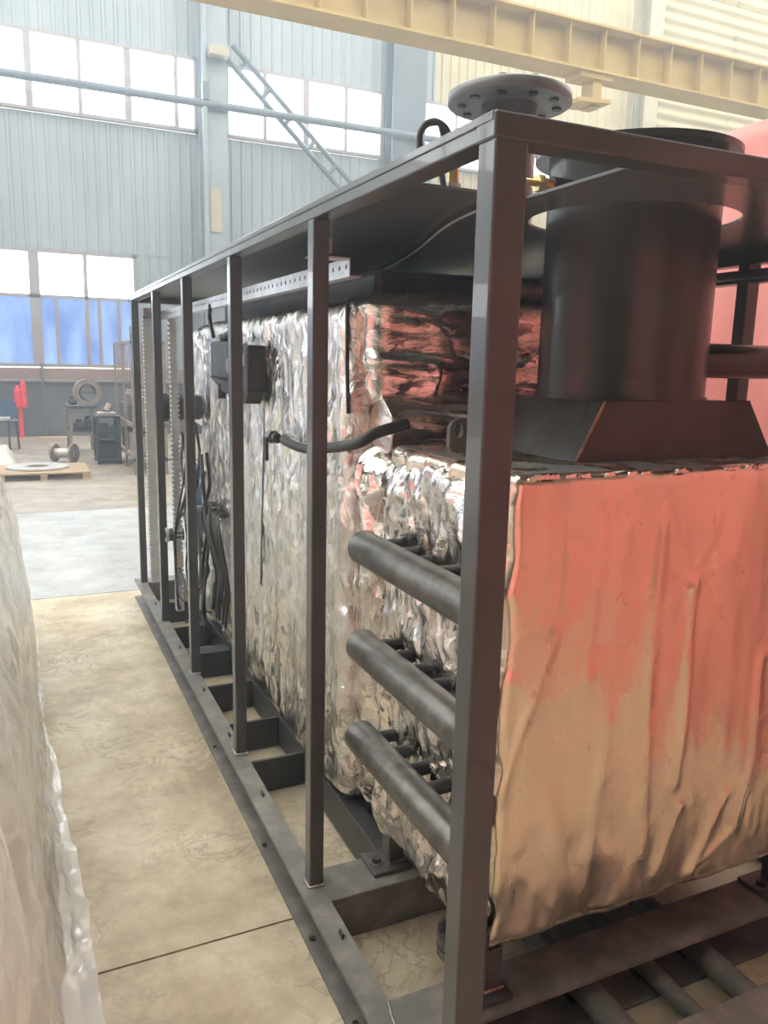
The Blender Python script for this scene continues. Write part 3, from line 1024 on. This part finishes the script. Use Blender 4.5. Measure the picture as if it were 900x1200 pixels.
# perforated strip along the top
tr = thing('cable_tray', 'galvanised perforated steel strip under the top rail', 'cable tray', (.80, 3.4, 1.75))
mb = MB()
n = 64
for k in range(n):
    y0 = 1.97 + k * .047
    y1 = y0 + .047
    a, b = y0 + .018, y0 + .029
    z0, z1, c, d_ = 1.748, 1.792, 1.766, 1.777
    for (p, q_, r, s_) in ((y0, y1, z0, c), (y0, y1, d_, z1), (y0, a, c, d_), (b, y1, c, d_)):
        mb.box(.80, .8025, p, q_, r, s_)
mb.build('perforated_web', 'zinc', tr)
MB().box(.80, .835, 1.97, 4.97, 1.745, 1.748).build('lower_flange', 'zinc', tr)
MB().box(.75, .80, 1.99, 2.04, 1.79, 1.795).build('end_clip', 'zinc', tr)
MB().box(.70, .80, 4.93, 4.98, 1.75, 1.81).build('junction', 'zinc', tr)

# roof wire
tag(MB().tube([(1.38, 3.5, 1.872), (1.32, 2.99, 1.872), (1.187, 2.404, 1.872), (1.023, 1.877, 1.872), (.983, 1.652, 1.875), (.99, 1.55, 1.88)], .003, n=6).build('roof_wire', 'greypipe'),
    'thin pale wire hanging under the roof plate', 'wire')

# cables
for k in range(13):
    y = random.uniform(3.75, 4.15)
    x = random.uniform(.70, .80)
    zt = random.uniform(.95, 1.25)
    pts = [(x + .03, y, zt)]
    z = zt
    while z > .35:
        z -= random.uniform(.12, .2)
        pts.append((x + random.uniform(-.03, .05), y + random.uniform(-.1, .1), z))
    pts.append((x + random.uniform(-.02, .06), y + random.uniform(-.12, .12), random.uniform(.14, .3)))
    cm = random.choice(('cable', 'cable', 'cable_grey'))
    tag(MB().tube(pts, random.choice((.005, .007, .009)), n=6, res=4).build('hanging_cable', cm),
        'loose %s cable hanging in the tangle between the far posts' % ('black' if cm == 'cable' else 'grey'), 'cable', 'loose cables between the far posts')
for k in range(9):
    y = random.uniform(3.45, 3.75)
    a = random.uniform(.0, .05)
    tag(MB().tube([(.86, y + .2, .78 + a), (.81, y + .1, .8 + a), (.80 - a * .5, y, .72), (.82, y - .05 - a, .5 + a), (.815 + a * .2, y - .02, .36), (.83, y + .06, .28 + a), (.85, y + .1, .4 + a)],
                  random.choice((.006, .008)), n=6, res=5).build('coiled_cable', 'cable'),
        'dark cable coiled against the far end of the foil body', 'cable', 'coiled cables by the boiler foot')
for (y, z, x, which) in ((4.02, .47, .70, 'second highest'), (4.1, .66, .755, 'highest'), (4.05, .27, .74, 'lowest'), (3.95, .36, .77, 'second lowest')):
    t = MB().box(x, x + .03, y, y + .004, z, z + .07, .001)
    tag(t.build('cable_tag', 'cardtag'), 'small buff paper tag tied to the far cables, %s of four' % which, 'tag', 'buff cable tags')
b2 = MB().tube([(.70, 4.2, 1.0), (.78, 4.2, 1.01), (.84, 4.15, 1.0)], .005, n=6)
tag(b2.build('cable_tie', 'greypipe'), 'pale strap tied across the cables below the gas pipe', 'strap')

# blue pump and yellow frame behind the skid
pb = thing('blue_pump', 'small blue pump on a black base beyond the skid', 'pump', (1.33, 6.4, 0))
MB().box(1.22, 1.42, 6.3, 6.6, .0, .3, .01).build('base', 'machine', pb)
MB().cyl((1.24, 6.45, .46), (1.42, 6.45, .46), .13, n=20).build('motor', 'blue', pb)
MB().box(1.28, 1.38, 6.38, 6.52, .55, .66, .01).build('terminal_box', 'blue', pb)
yf = thing('yellow_stand', 'yellow tubular stand beyond the skid', 'stand', (1.5, 7.0, 0))
MB().tube([(1.46, 7.0, 0), (1.46, 7.0, .6), (1.50, 7.0, .7), (1.8, 7.0, .72), (1.9, 7, .6), (1.9, 7, 0)], .028, n=10, res=4).build('hoop', 'yellow', yf)
MB().box(1.45, 1.91, 6.98, 7.02, .3, .34).build('crossbar', 'yellow', yf)

# ================================================================== ON THE ROOF
fd = thing('pipe_flange', 'large round blank flange standing above the roof plate', 'flange', (1.41, 2.2, 1.892))
DZ = 2.30
MB().lathe((1.41, 2.2, 0), [(.0, DZ + .035), (.18, DZ + .035), (.187, DZ + .029), (.187, DZ + .004), (.18, DZ), (.085, DZ)], 56).build('disc', 'disc', fd)
MB().lathe((1.41, 2.2, 0), [(.085, 1.892), (.085, DZ)], 40).build('neck', 'paint', fd)
for k in range(10):
    a = 2 * math.pi * (k + .35) / 10
    MB().cyl((1.41 + .145 * math.cos(a), 2.2 + .145 * math.sin(a), DZ - .006), (1.41 + .145 * math.cos(a), 2.2 + .145 * math.sin(a), DZ + .045), .014, n=12).build('bolt', 'dark', fd)
hl = thing('hose_loop', 'looped black hose on a brass fitting above the roof edge', 'hose', (1.06, 1.9, 1.892))
pts = []
for k in range(26):
    t = math.radians(-75 - 360 * 1.6 * k / 25)
    pts.append((1.003 + .046 * math.cos(t) + .01 * (k / 25), 1.9 + .024 * (k / 25), 2.083 + .05 * math.sin(t)))
MB().tube([(1.05, 1.9, 1.90), (1.035, 1.9, 1.96), (1.02, 1.9, 2.02)] + pts + [(1.05, 1.925, 2.06)], .008, n=10, res=3).build('tube', 'cable', hl)
MB().cyl((1.063, 1.91, 1.892), (1.063, 1.91, 1.99), .02, n=6, smooth=False).build('fitting', 'greypipe', hl)
MB().cyl((1.063, 1.91, 1.985), (1.063, 1.91, 2.03), .015, n=14).build('sleeve', 'brass', hl)
bf = thing('brass_fitting', 'brass nut and dark plug fitting screwed into the stack above the roof', 'fitting', (1.14, 1.617, 1.93))
FZ, FY = 1.94, 1.60
MB().cyl((1.07, FY, FZ), (1.13, FY, FZ), .008, n=14).build('stem', 'brass', bf)
MB().cyl((1.108, FY, FZ), (1.126, FY, FZ), .02, n=6, smooth=False).build('nut', 'brass', bf)
MB().cyl((1.128, FY, FZ), (1.15, FY, FZ), .014, n=12).build('adapter', 'brass', bf)
MB().cyl((1.15, FY, FZ + .001), (1.205, FY, FZ + .001), .018, n=16).build('plug', 'dark', bf)


# ================================================================== RED TARPAULIN
def sheet_grid(fn, nu, nv, name, mat):
    u, v = np.meshgrid(np.linspace(0, 1, nu + 1), np.linspace(0, 1, nv + 1), indexing='ij')
    P = fn(u, v).reshape(-1, 3)
    W = nv + 1
    fs = [(i * W + j, (i + 1) * W + j, (i + 1) * W + j + 1, i * W + j + 1) for i in range(nu) for j in range(nv)]
    return MB().add(P, fs, True).build(name, mat)


def tarp_block(x0, x1, y0, y1, top, seed, label):
    """cloth dropped over a block: top, then down all four sides to the floor"""
    cx, cy, hx, hy = (x0 + x1) / 2, (y0 + y1) / 2, (x1 - x0) / 2, (y1 - y0) / 2

    def fn(u, v):
        a = u * 2 * math.pi
        ca, sa = np.cos(a), np.sin(a)
        k = (np.abs(ca) ** 18 + np.abs(sa) ** 18 + 1e-9) ** (1 / 18)
        dx, dy = ca / k, sa / k
        r = np.clip(v / .35, 0, 1)
        t = np.clip((v - .35) / .65, 0, 1)
        z = top * (1 - t) + .05 * (1 - r) + .006
        zz = z * .5 + seed
        fold = fbm(np.stack([dx * hx * 3.2, dy * hy * 3.2, zz], -1), seed, 3)
        flute = ridged(np.stack([dx * hx * 5, dy * hy * 5, zz * .6], -1), seed + 3, 2) - .5
        off = (.16 * fold + .07 * flute) * np.where(v > .35, np.clip(.4 + t, 0, 1), r * .4)
        x = cx + hx * dx * r + off * dx + .08 * t * dx
        y = cy + hy * dy * r + off * dy + .08 * t * dy
        z = z + np.where(v < .35, .1 * fbm(np.stack([x * 1.5, y * 1.5, 0 * x + seed], -1), seed + 9, 3), 0)
        return np.stack([x, y, np.maximum(z, .005)], -1)
    o = sheet_grid(fn, 260, 60, 'tarpaulin_cover', 'tarp')
    return tag(o, label, 'tarpaulin')


tarp_block(2.66, 5.2, -4.5, 2.68, 2.47, 5, 'salmon red tarpaulin over a tall load right of the skid')
tarp_block(-7.2, -4.0, .8, 5.2, 2.3, 14, 'unseen salmon red tarpaulin left of the plastic film, added for foil reflections')  # unseen, added to throw red into the side foil
tarp_block(-.9, 1.7, -4.6, -2.0, 2.4, 9, 'unseen salmon red tarpaulin behind the camera, added for foil reflections')  # unseen, added to give the boiler end red reflections

# ================================================================== PLASTIC FILM LOAD
tag(MB().box(-1.3, -.45, 1.5, 4.6, .14, .85, .02).build('crate', 'carton'), 'pale crate under the clear plastic film', 'crate')
pal = thing('pallet', 'wooden pallet under the film-covered crate', 'pallet', (-.75, 3, 0))
for k in range(9):
    y = 1.5 + k * .35
    MB().box(-1.3, -.2, y, y + .22, .115, .139).build('board', 'wood', pal)
for x in (-1.28, -.8, -.32):
    MB().box(x, x + .1, 1.5, 4.55, 0, .115).build('bearer', 'wood', pal)


def film(u, v):
    y = .45 + u * 4.25
    prof = np.array([(-1.5, .02), (-1.42, .6), (-1.35, 1.06), (-.8, 1.12), (-.5, 1.1), (-.16, 1.02), (-.085, .85), (-.035, .6), (-.002, .3), (.006, .1), (.025, .03), (.06, .014), (.1, .008)])
    s = np.linspace(0, 1, len(prof))
    x = np.interp(v, s, prof[:, 0])
    z = np.interp(v, s, prof[:, 1])
    q = np.stack([x * 5, y * 2.4, z * 3.2], -1)
    w = ridged(q, 121, 3) - .55
    g = fbm(q * 2.2, 125, 2) + 1.2 * (ridged(q * [2.5, 3.2, 1.2], 127, 3) - .6)
    sk_ = np.clip((v - .78) / .22, 0, 1)
    nar = np.clip((y - 2.2) / 1.3, 0, 1)
    x = x - sk_ * nar * .075 - np.where(z > .2, .07, .05) * np.maximum(0, w) * (1 - .6 * sk_) + .015 * g
    z2 = z + (np.abs(w) * .05 + .02 * g) * np.where(z > .1, 1, .35)
    return np.stack([x, y + .03 * g, np.maximum(z2, .004 + .004 * (1 + np.sin(y * 40)))], -1)


fo = sheet_grid(film, 320, 170, 'plastic_film', 'film')
tag(fo, 'crinkled clear plastic film draped over a load in the left foreground', 'plastic sheet')

# ================================================================== FAR FLOOR ITEMS
pl = thing('pallet', 'low wooden pallet carrying a round steel plate on the far floor', 'pallet', (.3, 10.8, 0))
for k in range(6):
    MB().box(-.3, .78, 10.45 + k * .16, 10.45 + k * .16 + .12, .075, .095).build('board', 'wood', pl)
for x in (-.28, .2, .68):
    MB().box(x, x + .08, 10.45, 11.35, 0, .075).build('bearer', 'wood', pl)
tag(MB().ring((.18, 10.95, .108), (0, 0, 1), .37, .14, .024, 48).build('steel_ring', 'plate'), 'flat round steel ring plate lying on the low pallet', 'plate')
tag(MB().lathe((-.22, 11.9, 0), [(.0, .3), (.05, .3), (.2, .03), (.24, .0)], 32).build('steel_cone', 'plate'), 'small grey steel cone on the far floor', 'cone')
ps = thing('pipe_spool', 'short flanged pipe piece lying on the far floor', 'pipe', (.55, 12, 0))
MB().cyl((.44, 12.2, .14), (.68, 12.05, .14), .07, n=20).build('tube', 'plate', ps)
MB().ring((.68, 12.05, .14), (.85, -.53, 0), .14, .05, .03, 32).build('flange', 'rack', ps)
MB().ring((.44, 12.2, .14), (.85, -.53, 0), .13, .05, .03, 32).build('flange', 'rack', ps)
wbn = thing('workbench', 'grey steel workbench with shelf near the end wall', 'bench', (.9, 13.2, 0))
MB().box(.68, 1.1, 12.9, 13.8, .72, .76).build('top', 'machine', wbn)
MB().box(.7, 1.08, 12.95, 13.75, .36, .38).build('shelf', 'machine', wbn)
for x in (.69, 1.05):
    for y in (12.92, 13.74):
        MB().box(x, x + .04, y, y + .04, 0, .72).build('leg', 'rack', wbn)
for (x, y, z, w, h, lab) in ((.76, 13.0, .38, .16, .12, 'dark casting on the workbench shelf, left'), (.93, 13.1, .38, .1, .16, 'dark casting on the workbench shelf, right'), (.72, 13.3, .76, .12, .08, 'small dark part on the workbench top')):
    tag(MB().box(x, x + w, y, y + .2, z, z + h, .02).cyl((x + w / 2, y + .1, z + h), (x + w / 2, y + .1, z + h + .05), .04, n=12).build('metal_part', 'machine'), lab, 'metal part')
rg = thing('flange_ring', 'large round ring flange standing upright on the workbench', 'ring', (.97, 13.0, .76))
MB().ring((.97, 12.98, .965), (.15, -1, 0), .205, .13, .07, 40).build('ring', 'rack', rg)
MB().ring((.98, 13.05, .965), (.15, -1, 0), .13, .115, .18, 40).build('bore', 'machine', rg)
MB().box(.86, 1.1, 13.0, 13.03, .955, .975).build('crossbar', 'machine', rg)
mc = thing('machine_rack', 'dark cluttered machine rack beside the workbench', 'rack', (1.15, 11.95, 0))
for x in (.98, 1.27):
    for y in (11.8, 12.3):
        MB().box(x, x + .04, y, y + .04, 0, .68).build('leg', 'machine', mc)
for z in (.05, .35, .66):
    MB().box(.98, 1.31, 11.8, 12.34, z, z + .025).build('shelf', 'machine', mc)
MB().box(1.0, 1.29, 11.86, 12.3, .07, .3, .01).build('lower_box', 'dark', mc)
for k, (x, z, w, h) in enumerate(((1.02, .375, .12, .2), (1.16, .375, .1, .16))):
    MB().box(x, x + w, 11.85, 12.05, z, z + h, .01).build('tray_box', 'machine', mc)
tag(MB().box(1.02, 1.26, 11.85, 12.1, .685, .73, .005).build('parts_tray', 'plate'), 'pale parts tray on top of the dark machine rack', 'tray')
tag(MB().cyl((1.14, 12.0, .2 + .535), (1.2, 12.05, .83), .05, n=14).cyl((1.1, 12.05, .735), (1.1, 12.05, .82), .03, n=12).build('valve_part', 'rack'), 'small rusty valve part on the parts tray', 'metal part')

rk = thing('storage_rack', 'tall rusty steel rack frame with mesh beside the far corner post', 'rack', (1.35, 11.6, 0))
for y in (10.6, 11.5, 12.5):
    MB().box(1.33, 1.36, y, y + .04, 0, 1.72 if y > 10.7 else 1.9).build('post', 'rack', rk)
    MB().box(1.72, 1.76, y, y + .04, 0, 1.72).build('post', 'rack', rk)
for z in (.18, .62, 1.68):
    MB().box(1.33, 1.36, 10.6, 12.54, z, z + .04).build('rail', 'rack', rk)
    MB().box(1.72, 1.76, 10.6, 12.54, z, z + .04).build('rail', 'rack', rk)
for k in range(8):
    y = 10.85 + k * .22
    MB().tube([(1.345, y, 1.2), (1.345, y, 1.68)], .008, n=5).build('mesh_wire', 'rack', rk)
MB().box(1.36, 1.72, 10.65, 12.5, .6, .62).build('shelf', 'rack', rk)
for k, (y, w, h, m) in enumerate(((10.7, .3, .35, 'rack'), (11.1, .35, .28, 'machine'), (11.6, .3, .4, 'rack'), (12.0, .35, .25, 'machine'))):
    tag(MB().box(1.38, 1.69, y, y + w, .62, .62 + h, .015).box(1.41, 1.66, y + .05, y + w - .05, .62 + h, .66 + h, .005).build('stored_part', m),
        ('rusty' if m == 'rack' else 'dark') + ' lidded box on the far rack, ' + ('nearest', 'second', 'third', 'furthest')[k] + ' from the corner post', 'box', 'boxes on the far rack')
    MB().box(1.38, 1.69, y, y + w, .0 + .22, .5, .01).build('lower_panel', 'rack', rk)

ch = thing('chair', 'dark blue chair with steel legs near the end wall', 'chair', (-.2, 14.3, 0))
MB().box(-.42, -.02, 14.1, 14.5, .43, .46, .01).build('seat', 'chairblue', ch)
MB().prism([(-.42, .52), (-.02, .52), (-.03, .72), (-.1, .78), (-.34, .78), (-.41, .72)], 'y', 14.5, 14.54).build('backrest', 'chairblue', ch)
for x in (-.41, -.05):
    for y in (14.12, 14.48):
        MB().tube([(x, y, .43), (x + (.03 if x > -.2 else -.03), y + (.04 if y > 14.3 else -.04), 0)], .014, n=8).build('leg', 'machine', ch)
    MB().tube([(x + .02, 14.5, .43), (x + .02, 14.52, .56)], .012, n=8).build('back_support', 'machine', ch)
tb = thing('side_table', 'small white-topped table in front of the blue chair', 'table', (-.4, 13.8, 0))
MB().box(-.75, -.13, 13.7, 14.0, .5, .53).build('top', 'plate', tb)
for x in (-.73, -.17):
    for y in (13.72, 13.95):
        MB().box(x, x + .03, y, y + .03, 0, .5).build('leg', 'machine', tb)
hy = thing('fire_point', 'red fire extinguisher stand by the end wall', 'extinguisher', (.05, 16, 0))
MB().box(.0, .07, 15.97, 16.03, 0, .6).build('post', 'red', hy)
MB().cyl((.0, 15.95, .56), (.0, 15.95, .86), .06, n=16).lathe((.0, 15.95, 0), [(.06, .86), (.03, .92), (.02, .96)], 16).build('bottle', 'red', hy)
MB().cyl((.1, 15.95, .58), (.1, 15.95, .98), .05, n=16).lathe((.1, 15.95, 0), [(.05, .98), (.025, 1.03), (.02, 1.06)], 16).build('bottle', 'red', hy)
MB().box(-.06, .16, 15.93, 15.99, .56, .6).build('bracket', 'red', hy)
tag(MB().cyl((.44, YW - .12, 0), (.44, YW - .12, 1.35), .025, n=10).build('stand_pipe', 'brace'), 'thin dark vertical pipe against the grey wall base', 'pipe')
tag(MB().box(.3, .95, 15.6, 15.85, 0, .03).build('plank', 'wood'), 'loose wooden plank on the floor by the end wall', 'plank')

# ================================================================== HAZE (thin volume added to stand in for lens glare)
if HAZE_DENSITY > 0:
    m = bpy.data.materials.new('veil_haze')
    m.use_nodes = True
    nt = m.node_tree
    nt.nodes.remove(nt.nodes['Principled BSDF'])
    vs_ = nt.nodes.new('ShaderNodeVolumeScatter')
    vs_.inputs['Density'].default_value = HAZE_DENSITY
    vs_.inputs['Anisotropy'].default_value = .45
    vs_.inputs['Color'].default_value = (.72, .87, 1, 1)
    nt.links.new(vs_.outputs[0], nt.nodes['Material Output'].inputs['Volume'])
    hz = MB().box(-13.9, 25.9, -13.9, YW - .1, .01, 8.95).build('haze', m)
    hz['kind'] = 'stuff'
    hz['label'] = 'thin bluish haze volume added in the hall to stand in for lens glare'
    hz['category'] = 'haze'
